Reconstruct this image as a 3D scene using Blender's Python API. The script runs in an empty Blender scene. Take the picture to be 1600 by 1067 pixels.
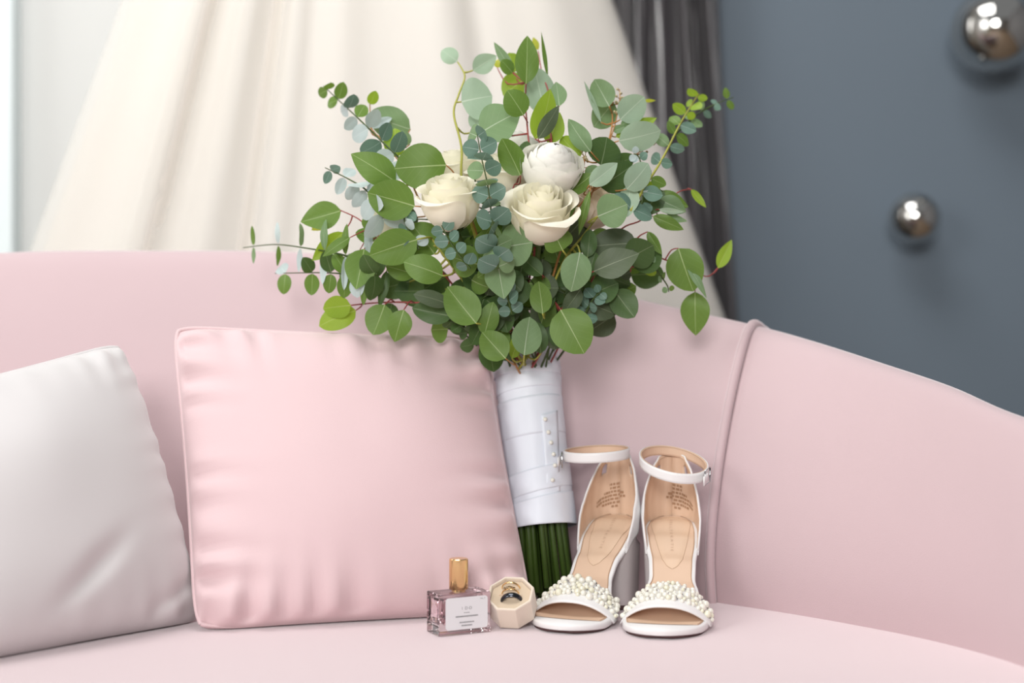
import bpy, math, random
from mathutils import Vector, Matrix, noise

random.seed(7)
S = bpy.context.scene
C = S.collection
PI = math.pi

# ------------------------------------------------------------------ camera
CAM_Z = 0.275
FPX = 1600 * 50.0 / 36.0
cam_d = bpy.data.cameras.new('camera'); cam_d.lens = 50; cam_d.sensor_width = 36
cam_d.dof.use_dof = True; cam_d.dof.focus_distance = 1.40; cam_d.dof.aperture_fstop = 2.6
cam_d.clip_start = 0.05
cam = bpy.data.objects.new('camera', cam_d); C.objects.link(cam)
cam.location = (0, 0, CAM_Z); cam.rotation_euler = (PI/2, 0, 0)
S.camera = cam

# ------------------------------------------------------------------ world, lights, exposure
w = bpy.data.worlds.new('world'); S.world = w; w.use_nodes = True
w.node_tree.nodes['Background'].inputs[0].default_value = (0.97, 0.985, 1.0, 1)
w.node_tree.nodes['Background'].inputs[1].default_value = 0.27

def area(name, loc, target, sx, sy, power, col=(1, 1, 1)):
    l = bpy.data.lights.new(name, 'AREA'); l.shape = 'RECTANGLE'; l.size = sx; l.size_y = sy
    l.energy = power; l.color = col
    o = bpy.data.objects.new(name, l); C.objects.link(o); o.location = loc
    o.rotation_euler = (Vector(target) - Vector(loc)).to_track_quat('-Z', 'Y').to_euler()
    return o
area('front_key_light', (-0.50, -2.55, 1.45), (0.0, 1.65, 0.25), 1.2, 1.1, 92, (1.0, 0.985, 0.96))  # key light from the front left, set in an unseen window opening
area('window_daylight', (-2.12, -0.7, 1.25), (0.0, 1.75, 0.3), 1.0, 1.3, 28, (1.0, 0.985, 0.96))
area('top_fill_light', (-0.35, 1.15, 2.5), (-0.15, 1.75, 0.2), 1.3, 1.1, 38, (1.0, 0.99, 0.97))  # added top fill for upward faces
area('back_fill_light', (-1.95, 2.0, 1.2), (-0.6, 2.35, 0.6), 0.5, 1.4, 7, (1.0, 0.99, 0.97))  # added fill for the gown and back wall; no window there

S.view_settings.view_transform = 'Standard'; S.view_settings.look = 'None'
S.view_settings.gamma = 1.0; S.view_settings.use_curve_mapping = False
S.view_settings.exposure = -0.06

# ------------------------------------------------------------------ helpers
def P(px, py, D):
    return Vector(((px-800)*D/FPX, D, CAM_Z-(py-533.5)*D/FPX))

def tag(o, label, cat, group=None):
    o['label'] = label; o['category'] = cat
    if group: o['group'] = group
    return o

def empty(name, loc=(0, 0, 0), rz=0.0):
    o = bpy.data.objects.new(name, None); C.objects.link(o)
    o.location = loc; o.rotation_euler = (0, 0, rz); o.empty_display_size = .02
    return o

def obj(name, me, m=None, parent=None):
    o = bpy.data.objects.new(name, me); C.objects.link(o)
    if m is not None and len(me.materials) == 0: me.materials.append(m)
    if parent: o.parent = parent
    return o

def mk(name, vs, fs, m=None, parent=None, smooth=True, off=None):
    me = bpy.data.meshes.new(name)
    if off is not None:
        o_ = Vector(off); vs = [Vector(v)-o_ for v in vs]
    me.from_pydata([tuple(v) for v in vs], [], fs)
    if smooth: me.polygons.foreach_set('use_smooth', [True]*len(me.polygons))
    me.update()
    return obj(name, me, m, parent)

class MB:
    def __init__(s): s.v = []; s.f = []
    def add(s, vs, fs):
        n = len(s.v); s.v += [Vector(v) for v in vs]; s.f += [tuple(i+n for i in f) for f in fs]
    def grid(s, nu, nv, fn, cu=False, cv=False):
        vs = []
        for i in range(nu if cu else nu+1):
            for j in range(nv if cv else nv+1):
                vs.append(fn(i/nu, j/nv))
        W = nv if cv else nv+1; U = nu if cu else nu+1
        fs = []
        for i in range(nu):
            for j in range(nv):
                a = i*W+j; b = ((i+1) % U)*W+j; c = ((i+1) % U)*W+(j+1) % W; d = i*W+(j+1) % W
                fs.append((a, b, c, d))
        s.add(vs, fs)
    def tube(s, pts, r, n=8, caps=True):
        pts = [Vector(p) for p in pts]
        rs = r if isinstance(r, (list, tuple)) else [r]*len(pts)
        vs = []; up = None
        for i, p in enumerate(pts):
            t = (pts[min(i+1, len(pts)-1)]-pts[max(i-1, 0)]).normalized()
            if up is None:
                up = Vector((0, 0, 1)) if abs(t.z) < .9 else Vector((1, 0, 0))
            a = up - t*up.dot(t)
            a = a.normalized() if a.length > 1e-6 else t.orthogonal().normalized()
            up = a; b = t.cross(a)
            for k in range(n):
                q = 2*PI*k/n; vs.append(p+(a*math.cos(q)+b*math.sin(q))*rs[i])
        fs = []
        for i in range(len(pts)-1):
            for k in range(n):
                fs.append((i*n+k, i*n+(k+1) % n, (i+1)*n+(k+1) % n, (i+1)*n+k))
        if caps:
            fs.append(tuple(range(n-1, -1, -1))); fs.append(tuple(range((len(pts)-1)*n, len(pts)*n)))
        s.add(vs, fs)
    def lathe(s, prof, n=24, M=None):
        vs = []
        for (r, z) in prof:
            for k in range(n):
                q = 2*PI*k/n; vs.append(Vector((r*math.cos(q), r*math.sin(q), z)))
        fs = []
        for i in range(len(prof)-1):
            for k in range(n):
                fs.append((i*n+k, i*n+(k+1) % n, (i+1)*n+(k+1) % n, (i+1)*n+k))
        fs.append(tuple(range(n-1, -1, -1))); fs.append(tuple(range((len(prof)-1)*n, len(prof)*n)))
        if M: vs = [M @ v for v in vs]
        s.add(vs, fs)
    def box(s, x0, x1, y0, y1, z0, z1):
        vs = [(x, y, z) for z in (z0, z1) for y in (y0, y1) for x in (x0, x1)]
        s.add(vs, [(0, 2, 3, 1), (4, 5, 7, 6), (0, 1, 5, 4), (2, 6, 7, 3), (0, 4, 6, 2), (1, 3, 7, 5)])
    def sphere(s, c, r, nu=10, nv=7):
        c = Vector(c)
        vs = [c+Vector((0, 0, -r))]
        for j in range(1, nv):
            a = -PI/2+PI*j/nv
            for i in range(nu):
                q = 2*PI*i/nu
                vs.append(c+Vector((math.cos(a)*math.cos(q), math.cos(a)*math.sin(q), math.sin(a)))*r)
        vs.append(c+Vector((0, 0, r)))
        fs = [(0, 1+(i+1) % nu, 1+i) for i in range(nu)]
        for j in range(nv-2):
            for i in range(nu):
                a = 1+j*nu+i; b = 1+j*nu+(i+1) % nu
                fs.append((a, b, b+nu, a+nu))
        t = len(vs)-1; k = 1+(nv-2)*nu
        fs += [(k+i, k+(i+1) % nu, t) for i in range(nu)]
        s.add(vs, fs)
    def build(s, name, m=None, parent=None, smooth=True, off=None):
        return mk(name, s.v, s.f, m, parent, smooth, off)

def bevel(o, wd, seg=2):
    m = o.modifiers.new('bevel', 'BEVEL'); m.width = wd; m.segments = seg; m.limit_method = 'ANGLE'; return o
def solid(o, t, offset=0.0):
    m = o.modifiers.new('solidify', 'SOLIDIFY'); m.thickness = t; m.offset = offset; return o
def subsurf(o, n=1):
    m = o.modifiers.new('subsurf', 'SUBSURF'); m.levels = n; m.render_levels = n; return o

def cr(pts, t):
    """Catmull-Rom through a list of tuples, t in 0..1"""
    n = len(pts)-1; x = max(0, min(t*n, n-1e-9)); i = int(x); f = x-i
    p0 = pts[max(i-1, 0)]; p1 = pts[i]; p2 = pts[i+1]; p3 = pts[min(i+2, n)]
    return tuple(.5*((2*b)+(-a+c)*f+(2*a-5*b+4*c-d)*f*f+(-a+3*b-3*c+d)*f**3) for a, b, c, d in zip(p0, p1, p2, p3))

def lerp_tab(tab, x):
    if x <= tab[0][0]: return tab[0][1]
    for (a, b), (c, d) in zip(tab, tab[1:]):
        if x <= c:
            t = (x-a)/(c-a); t = t*t*(3-2*t)*.5+t*.5
            return b+(d-b)*t
    return tab[-1][1]

# ------------------------------------------------------------------ materials
def mat(name, col, rough=.6, metal=0., sheen=0., sheen_tint=None, var=0., vscale=8., bump=0., bscale=400., trans=0., ior=1.45, sss=0., spec=None, coat=0., alpha=1., sheen_rough=.4, translucent=None):
    m = bpy.data.materials.new(name); m.use_nodes = True
    nt = m.node_tree; N = nt.nodes; L = nt.links
    b = N['Principled BSDF']
    b.inputs['Base Color'].default_value = (*col, 1); b.inputs['Roughness'].default_value = rough
    b.inputs['Metallic'].default_value = metal; b.inputs['IOR'].default_value = ior
    b.inputs['Transmission Weight'].default_value = trans
    b.inputs['Sheen Weight'].default_value = sheen; b.inputs['Sheen Roughness'].default_value = sheen_rough
    if sheen_tint: b.inputs['Sheen Tint'].default_value = (*sheen_tint, 1)
    b.inputs['Coat Weight'].default_value = coat; b.inputs['Alpha'].default_value = alpha
    if spec is not None: b.inputs['Specular IOR Level'].default_value = spec
    if sss:
        b.inputs['Subsurface Weight'].default_value = sss; b.inputs['Subsurface Scale'].default_value = .01
        b.inputs['Subsurface Radius'].default_value = (1, .8, .6)
    if var or bump:
        tc = N.new('ShaderNodeTexCoord')
    if var:
        no = N.new('ShaderNodeTexNoise'); no.inputs['Scale'].default_value = vscale; no.inputs['Detail'].default_value = 4
        L.new(tc.outputs['Object'], no.inputs['Vector'])
        rp = N.new('ShaderNodeMix'); rp.data_type = 'RGBA'
        rp.inputs[6].default_value = (*[max(0, c*(1-var)) for c in col], 1); rp.inputs[7].default_value = (*[min(1, c*(1+var)) for c in col], 1)
        L.new(no.outputs['Fac'], rp.inputs[0]); L.new(rp.outputs[2], b.inputs['Base Color'])
    if bump:
        n2 = N.new('ShaderNodeTexNoise'); n2.inputs['Scale'].default_value = bscale; n2.inputs['Detail'].default_value = 3
        L.new(tc.outputs['Object'], n2.inputs['Vector'])
        bp = N.new('ShaderNodeBump'); bp.inputs['Strength'].default_value = bump; bp.inputs['Distance'].default_value = .001
        L.new(n2.outputs['Fac'], bp.inputs['Height']); L.new(bp.outputs['Normal'], b.inputs['Normal'])
    if translucent:
        tr = N.new('ShaderNodeBsdfTranslucent'); tr.inputs[0].default_value = (*translucent[0], 1)
        mx = N.new('ShaderNodeMixShader'); mx.inputs[0].default_value = translucent[1]
        L.new(b.outputs[0], mx.inputs[1]); L.new(tr.outputs[0], mx.inputs[2])
        L.new(mx.outputs[0], N['Material Output'].inputs[0])
    return m

def leaf_mat(name, col, vein, rim, tr=.25, trcol=None, rough=.42):
    m = bpy.data.materials.new(name); m.use_nodes = True
    nt = m.node_tree; N = nt.nodes; L = nt.links
    b = N['Principled BSDF']; b.inputs['Roughness'].default_value = rough; b.inputs['Specular IOR Level'].default_value = .22
    uv = N.new('ShaderNodeTexCoord'); sp = N.new('ShaderNodeSeparateXYZ'); L.new(uv.outputs['UV'], sp.inputs[0])
    def mth(op, a, bb=None, cc=None):
        n = N.new('ShaderNodeMath'); n.operation = op
        for i, q in enumerate((a, bb, cc)):
            if q is None: continue
            if isinstance(q, (int, float)): n.inputs[i].default_value = q
            else: L.new(q, n.inputs[i])
        return n.outputs[0]
    ax = mth('ABSOLUTE', mth('SUBTRACT', sp.outputs[0], .5))
    mid = mth('LESS_THAN', ax, mth('MULTIPLY_ADD', sp.outputs[1], -.011, .016))
    side = mth('LESS_THAN', mth('ABSOLUTE', mth('SUBTRACT', mth('FRACT', mth('MULTIPLY_ADD', ax, -5.0, mth('MULTIPLY', sp.outputs[1], 6.0))), .5)), .03)
    side = mth('MULTIPLY', side, .13)
    v = mth('MAXIMUM', mid, side)
    no = N.new('ShaderNodeTexNoise'); no.inputs['Scale'].default_value = 2.2; no.inputs['Detail'].default_value = 5
    oi = N.new('ShaderNodeObjectInfo'); va = N.new('ShaderNodeVectorMath'); va.operation = 'ADD'
    L.new(uv.outputs['UV'], va.inputs[0]); L.new(oi.outputs['Random'], va.inputs[1]); 
    L.new(va.outputs[0], no.inputs['Vector'])
    m1 = N.new('ShaderNodeMix'); m1.data_type = 'RGBA'
    m1.inputs[6].default_value = (*[c*.78 for c in col], 1); m1.inputs[7].default_value = (*[min(1, c*1.25) for c in col], 1)
    L.new(mth('ADD', mth('MULTIPLY', no.outputs['Fac'], .6), mth('MULTIPLY', oi.outputs['Random'], .4)), m1.inputs[0])
    m2 = N.new('ShaderNodeMix'); m2.data_type = 'RGBA'
    L.new(v, m2.inputs[0]); L.new(m1.outputs[2], m2.inputs[6]); m2.inputs[7].default_value = (*vein, 1)
    L.new(m2.outputs[2], b.inputs['Base Color'])
    t = N.new('ShaderNodeBsdfTranslucent'); t.inputs[0].default_value = (*(trcol or [min(1, c*1.6) for c in col]), 1)
    mx = N.new('ShaderNodeMixShader'); mx.inputs[0].default_value = tr
    L.new(b.outputs[0], mx.inputs[1]); L.new(t.outputs[0], mx.inputs[2]); L.new(mx.outputs[0], N['Material Output'].inputs[0])
    return m

PINK = (.575, .438, .46)
M = dict(
    sofa=mat('blush_velvet', PINK, .75, sheen=1.0, sheen_tint=(1, .95, .97), var=.05, vscale=5, bump=.25, bscale=900),
    pillow_pink=mat('pink_velvet', (.71, .53, .55), .7, sheen=.7, sheen_tint=(1, .9, .9), var=.05, vscale=4, bump=.12, bscale=700),
    pillow_white=mat('white_satin_velvet', (.655, .63, .635), .5, sheen=.6, var=.03, vscale=4, bump=.05, bscale=500),
    wall_white=mat('white_paint', (.68, .69, .68), .8, bump=.05, bscale=60),
    wall_grey=mat('slate_paint', (.144, .184, .228), .6, var=.06, vscale=1.2, bump=.04, bscale=90),
    trim=mat('bluish_white_trim', (.78, .86, .88), .5),
    floor=mat('oak_floor', (.30, .21, .14), .5, var=.15, vscale=3),
    gown=mat('ivory_satin', (.92, .885, .835), .5, sheen=.2, var=.03, vscale=6, translucent=((.92, .82, .68), .25)),
    tulle=mat('tulle', (.93, .91, .87), .8, alpha=.42),
    curtain=mat('charcoal_satin', (.052, .045, .052), .42, spec=1.0, coat=.7, sheen=.12, var=.1, vscale=3, bump=.1, bscale=200),
    chrome=mat('smoked_chrome', (.62, .61, .59), .05, metal=1),
    steel=mat('steel', (.6, .6, .62), .2, metal=1),
    gold=mat('polished_gold', (.86, .60, .29), .22, metal=1),
    glass=mat('clear_glass', (.985, .95, .96), .0, trans=1, ior=1.46),
    liquid=mat('pink_perfume', (.96, .80, .84), .0, trans=1, ior=1.33),
    label=mat('white_label', (.76, .76, .78), .5),
    ink=mat('grey_ink', (.24, .24, .25), .6),
    boxvel=mat('cream_velvet', (.78, .68, .57), .85, sheen=.5, bump=.3, bscale=1500, var=.04, vscale=30),
    pad=mat('beige_velvet_pad', (.62, .50, .37), .9, sheen=.4, bump=.3, bscale=1500),
    ring_dark=mat('dark_tungsten', (.07, .075, .09), .18, metal=1),
    diamond=mat('clear_stone', (1, 1, 1), .0, trans=1, ior=2.2),
    leather=mat('white_leather', (.80, .79, .79), .38, var=.02, vscale=40, bump=.05, bscale=700),
    satin_shaded=mat('heel_satin_shaded', (.54, .49, .49), .42, var=.02, vscale=40),  # white satin darkened to taupe; the heel's shadow is in the colour
    tan=mat('tan_lining', (.68, .48, .345), .5, var=.05, vscale=25, bump=.08, bscale=900),
    tan2=mat('tan_pad', (.70, .50, .355), .45, var=.04, vscale=25),
    emboss=mat('blind_emboss', (.57, .40, .28), .55),
    stamp=mat('brown_stamp', (.36, .20, .11), .6),
    thread=mat('stitch_thread', (.50, .33, .22), .8),
    rubber=mat('dark_outsole', (.07, .03, .03), .6),
    pearl=mat('pearl', (.80, .78, .70), .16, coat=.6, sss=.0, spec=.7),
    pearl_y=mat('ivory_pearl', (.78, .75, .60), .16, coat=.6, spec=.7),
    ribbon=mat('white_satin_ribbon', (.75, .79, .87), .45, var=.02, vscale=20, bump=.08, bscale=150),
    stem=mat('green_stem_shaded', (.04, .075, .010), .45, var=.25, vscale=60),  # green darkened so the colour holds the pillow's shade on the stems
    stem_y=mat('yellow_green_stem', (.36, .36, .06), .5, var=.15, vscale=60),
    stem_red=mat('red_stem', (.30, .055, .05), .45, var=.25, vscale=80),
    stem_brown=mat('orange_brown_stem', (.40, .19, .06), .5, var=.25, vscale=80),
    petal=mat('cream_petal', (.96, .93, .80), .5, var=.02, vscale=30, translucent=((.98, .95, .78), .3)),
    petal_w=mat('white_petal', (.93, .92, .86), .55, var=.02, vscale=30, translucent=((.95, .94, .86), .22)),
    petal_d=mat('blush_cream_petal', (.86, .77, .64), .55, var=.05, vscale=30, translucent=((.9, .75, .55), .3)),
    bud=mat('tiny_bud', (.50, .42, .25), .6),
)
LM = dict(
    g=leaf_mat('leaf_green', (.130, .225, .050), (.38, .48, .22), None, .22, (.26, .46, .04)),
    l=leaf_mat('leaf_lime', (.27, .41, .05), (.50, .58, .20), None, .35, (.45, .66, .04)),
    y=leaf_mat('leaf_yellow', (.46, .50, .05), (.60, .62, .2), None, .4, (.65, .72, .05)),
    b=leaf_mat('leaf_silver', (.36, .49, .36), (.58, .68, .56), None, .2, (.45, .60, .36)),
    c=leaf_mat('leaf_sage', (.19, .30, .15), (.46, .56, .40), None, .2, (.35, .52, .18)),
    d=leaf_mat('leaf_deep_shaded', (.065, .12, .04), (.20, .26, .14), None, .15, (.16, .28, .04)),  # darker green copy; shade among the lower leaves put into the colour
    s=leaf_mat('leaf_dull', (.085, .115, .065), (.22, .26, .17), None, .12, (.18, .24, .09)),  # dull green; also holds the shade of the lower right leaves
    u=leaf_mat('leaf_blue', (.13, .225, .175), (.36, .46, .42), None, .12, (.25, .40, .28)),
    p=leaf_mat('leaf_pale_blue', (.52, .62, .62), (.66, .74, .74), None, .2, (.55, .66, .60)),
)

# ------------------------------------------------------------------ the room
FLOOR_Z = -0.46
WALL_Y = 2.62
def struct(name, mb, m, smooth=False):
    o = mb.build(name, m, None, smooth); o['kind'] = 'structure'; return o
b_ = MB(); b_.box(-2.2, 2.4, -2.6, WALL_Y, FLOOR_Z-.05, FLOOR_Z); struct('floor', b_, M['floor'])
b_ = MB(); b_.box(-2.2, .30, WALL_Y, WALL_Y+.1, FLOOR_Z, 2.4); struct('wall_back_left', b_, M['wall_white'])
b_ = MB(); b_.box(.30, 2.4, WALL_Y, WALL_Y+.1, FLOOR_Z, 2.4); struct('wall_back_right', b_, M['wall_grey'])
# left wall with the window that the daylight comes through
b_ = MB()
b_.box(-2.3, -2.2, -2.6, -1.35, FLOOR_Z, 2.4); b_.box(-2.3, -2.2, -.05, WALL_Y+.1, FLOOR_Z, 2.4)
b_.box(-2.3, -2.2, -1.35, -.05, FLOOR_Z, .35); b_.box(-2.3, -2.2, -1.35, -.05, 2.0, 2.4)
struct('wall_left', b_, M['wall_white'])
b_ = MB()
for a, c in ((-1.35, -1.30), (-.725, -.675), (-.10, -.05)): b_.box(-2.28, -2.22, a, c, .35, 2.0)
for a, c in ((.35, .40), (1.16, 1.20), (1.95, 2.0)): b_.box(-2.279, -2.221, -1.30, -.10, a, c)
struct('window_1', b_, M['trim'])
# wall behind the camera, with a window opening
b_ = MB()
b_.box(-2.2, -1.7, -2.7, -2.6, FLOOR_Z, 2.4); b_.box(.9, 2.4, -2.7, -2.6, FLOOR_Z, 2.4)
b_.box(-1.7, .9, -2.7, -2.6, FLOOR_Z, .3); b_.box(-1.7, .9, -2.7, -2.6, 2.15, 2.4)
struct('wall_front', b_, mat('taupe_paint', (.28, .25, .22), .8))
b_ = MB(); b_.box(2.4, 2.5, -2.7, WALL_Y+.1, FLOOR_Z, 2.4); struct('wall_right', b_, mat('grey_side_paint', (.25, .25, .26), .8))
# pale trim at the far left
x1 = (27-800)*2.60/FPX
b_ = MB(); b_.box(x1-.16, x1, 2.575, WALL_Y, FLOOR_Z, 2.4); bevel(struct('trim_1', b_, M['trim']), .004)

# ------------------------------------------------------------------ wall spheres
def wall_sphere(px, py, r, label):
    yc = WALL_Y-r-.035
    p = P(px, py, yc)
    e = empty('wall_sphere', (p.x, WALL_Y, p.z)); tag(e, label, 'sphere', 'mirrored spheres on the slate wall')
    b = MB(); b.sphere((0, yc-WALL_Y, 0), r, 48, 32); b.build('ball', M['chrome'], e)
    b = MB(); b.lathe([(.009, 0), (.009, .06)], 16, Matrix.Translation((0, yc+r-.01-WALL_Y, 0)) @ Matrix.Rotation(-PI/2, 4, 'X')); b.build('mounting_rod', M['steel'], e, False)
    b = MB(); b.lathe([(.022, 0), (.022, .004), (.018, .007)], 24, Matrix.Rotation(PI/2, 4, 'X')); b.build('wall_plate', M['steel'], e, False)
wall_sphere(1429, 341, .0455, 'small mirrored chrome ball mounted low on the slate grey wall')
wall_sphere(1553, 47, .074, 'large mirrored chrome ball mounted high on the slate grey wall')

# ------------------------------------------------------------------ curtain
def curtain():
    e = empty('curtain', (.45, 2.45, FLOOR_Z)); tag(e, 'dark charcoal satin curtain panel hanging in deep folds beside the gown', 'curtain')
    zt = 2.12
    # fold lines: u across, depth offset toward the camera
    ridges = [(.10, .03, .05), (.36, .034, .095), (.50, .018, .03), (.68, .056, .090), (.80, .016, .02), (.90, .044, .090), (.985, .012, .015)]
    def fn(u, v):
        z = FLOOR_Z+.01+(zt-FLOOR_Z-.01)*v
        k = 1-.10*max(0, (z-.3))/1.8
        xl = P(900, 500, 2.42).x; xr = P(1174, 500, 2.42).x-.030*(z-.29)/.53
        x = xl+(xr-xl)*u+.006*math.sin(3*z+9*u)
        d = 0
        for c, s, a in ridges:
            d += a*math.exp(-((u-c-.015*math.sin(2.2*z+c*9))/s)**2)
        d += .008*noise.noise(Vector((u*14, z*2.2, 3)))
        return Vector((x, 2.545-d, z))
    b = MB(); b.grid(220, 60, fn)
    o = b.build('curtain_cloth', M['curtain'], e, True, e.location); solid(o, .002)
    hb = MB(); hb.grid(60, 1, lambda u, v: fn(u, .985+.02*v)-Vector((0, .004, 0))); solid(hb.build('header_tape', M['curtain'], e, True, e.location), .002)
curtain()
rod = empty('curtain_rod', (.1, 2.49, 2.16)); tag(rod, 'steel curtain rod above the dark curtain and hanging gown', 'curtain rod')
b_ = MB(); b_.tube([(-1.2, 0, 0), (.65, 0, 0)], .012, 16); b_.build('rod', M['steel'], rod)
for sx in (-1.2, .65):
    b_ = MB(); b_.sphere((sx, 0, 0), .022, 20, 14); b_.build('finial', M['steel'], rod)
for sx in (-1.1, .58):
    b_ = MB(); b_.tube([(sx, 0, 0), (sx, .128, 0)], .008, 10); b_.build('bracket', M['steel'], rod)

# ------------------------------------------------------------------ gown
def gown():
    gx = P(581, 0, 2.22).x; gy = 2.22
    e = empty('wedding_gown', (gx, gy, FLOOR_Z)); tag(e, 'ivory satin wedding gown skirt with flaring folds hanging behind the sofa', 'gown')
    zw = 1.47
    def semi(z): return .369+.352*(.815-z)
    folds = [(.06, .010, .03), (.19, .030, .026), (.28, .020, .020), (.372, .016, .018), (.46, .010, .04), (.66, .014, .05), (.86, .010, .06)]
    def skirt(sc):
        def fn(u, v):
            z = FLOOR_Z+.004+(zw-FLOOR_Z-.004)*v
            a = semi(z)*sc; bb = min(.21, .33*a)
            th = 2*PI*u
            x = a*math.cos(th); y = -bb*math.sin(th)*(1 if math.sin(th) > 0 else .35)
            f = 0
            if math.sin(th) > -.05:
                uu = (x/a+1)/2
                q = max(0, min(1, (zw-z)/.7))
                uw = uu+.008*math.sin(3*z+uu*8)
                for c, am, s in folds: f += am*math.exp(-((uw-c)/s)**2)*1.35
                f -= .042*math.exp(-((uw-.343)/.010)**2)+.012*math.exp(-((uw-.72)/.02)**2)
                f += .005*noise.noise(Vector((uu*9, z*1.3, 5)))
                f *= q*(1 if math.sin(th) > .1 else max(0, math.sin(th)*10))
            else:
                f = .01*math.sin(th*14)
            y -= f
            return Vector((x, y, z-FLOOR_Z))
        return fn
    b = MB(); b.grid(260, 50, skirt(1.0), cu=True); b.build('skirt', M['gown'], e)
    def ov(u, v):
        p = skirt(1.0)(u, v); k = 1.03 if p.x < 0 else 1.012
        return Vector((p.x*k-.004*(1-v), p.y*1.02-.006, p.z))
    b = MB(); b.grid(160, 40, ov, cu=True); b.build('tulle_overlay', M['tulle'], e)
    b = MB()
    prof = [(0, .150, .055), (.10, .165, .07), (.22, .19, .085), (.32, .20, .09), (.38, .19, .08)]
    def bod(u, v):
        z, a, c = cr(prof, v); th = 2*PI*u
        return Vector((a*math.cos(th), -c*math.sin(th), zw-FLOOR_Z-.01+z-(.03*(1-abs(math.cos(th)))*v)))
    b.grid(48, 16, bod, cu=True); solid(b.build('bodice', M['gown'], e), .003)
    b = MB(); b.grid(48, 2, lambda u, v: Vector((.155*math.cos(2*PI*u), -.06*math.sin(2*PI*u), zw-FLOOR_Z-.025+.04*v)), cu=True); solid(b.build('waistband', M['gown'], e), .003)
    for s in (-1, 1):
        b = MB(); b.tube([(s*.15, -.05, zw-FLOOR_Z+.35), (s*.13, -.02, zw-FLOOR_Z+.50), (s*.12, .0, zw-FLOOR_Z+.58)], .006, 8); b.build('shoulder_strap', M['gown'], e)
    hg = empty('clothes_hanger', (gx, gy, zw+.58)); tag(hg, 'wooden clothes hanger holding the ivory gown', 'hanger')
    b = MB(); b.tube([(-.20, 0, -.03), (-.1, 0, -.002), (0, 0, .012), (.1, 0, -.002), (.20, 0, -.03)], .008, 10); b.build('shoulder_bar', M['floor'], hg)
    b = MB(); pts = [(0, 0, .01), (0, 0, .05)]+[(0, .095-.095*math.cos(q), .05+.06*math.sin(q)) for q in [PI*k/10 for k in range(1, 11)]]; b.tube(pts, .0025, 8); b.build('hook', M['steel'], hg)
gown()

# ------------------------------------------------------------------ sofa
SX = -.42   # plane of symmetry of the sofa
def tp(px, py, D):
    p = P(px, py, D); return (p.x, p.y, p.z)
# rows: junction (x,y), top (x,y,z)
half = [
    ((SX, 1.575), tp(241, 391, 1.670)),
    ((-.23, 1.575), tp(480, 394, 1.670)),
    ((-.05, 1.570), tp(730, 417, 1.662)),
    ((.08, 1.555), tp(908, 447, 1.648)),
    ((.150, 1.533), tp(1030, 474, 1.625)),
    ((.212, 1.500), tp(1173, 507, 1.575)),
    ((.268, 1.452), tp(1262, 531, 1.520)),
    ((.330, 1.385), tp(1372, 566, 1.442)),
    ((.388, 1.307), tp(1482, 602, 1.362)),
    ((.430, 1.215), tp(1598, 650, 1.270)),
    ((.455, 1.09), (.512, 1.115, .182)),
    ((.465, .95), (.530, .955, .170)),
]
rows = [(j[0], j[1], t[0], t[1], t[2]) for j, t in half]
rows_full = [(2*SX-r[0], r[1], 2*SX-r[2], r[3], r[4]) for r in rows[:0:-1]]+rows
NR = len(rows_full)-1
def srow(s):           # s: 0..1 over the whole sofa
    return cr(rows_full, s)
S_PIPE = (len(rows)-1+5)/NR
def back_point(s, t):
    """profile of the back, t 0..2: up the inner face, over the rounded top, down the outer face"""
    jx, jy, tx, ty, tz = srow(s)
    out = Vector((tx-jx, ty-jy, 0)); L = out.length; out.normalize()
    H = tz
    prof = [(.004, -.03), (-.006, .14*H), (.20*L-.014, .38*H), (.48*L-.014, .64*H), (.80*L-.010, .87*H), (L-.002, H-.004), (L+.026, H-.005), (L+.054, H-.030), (L+.068, .45*H), (L+.062, -.10), (L+.055, -.30)]
    o_, z = cr(prof, min(1, t/2))
    return Vector((jx, jy, z))+out*o_
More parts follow.
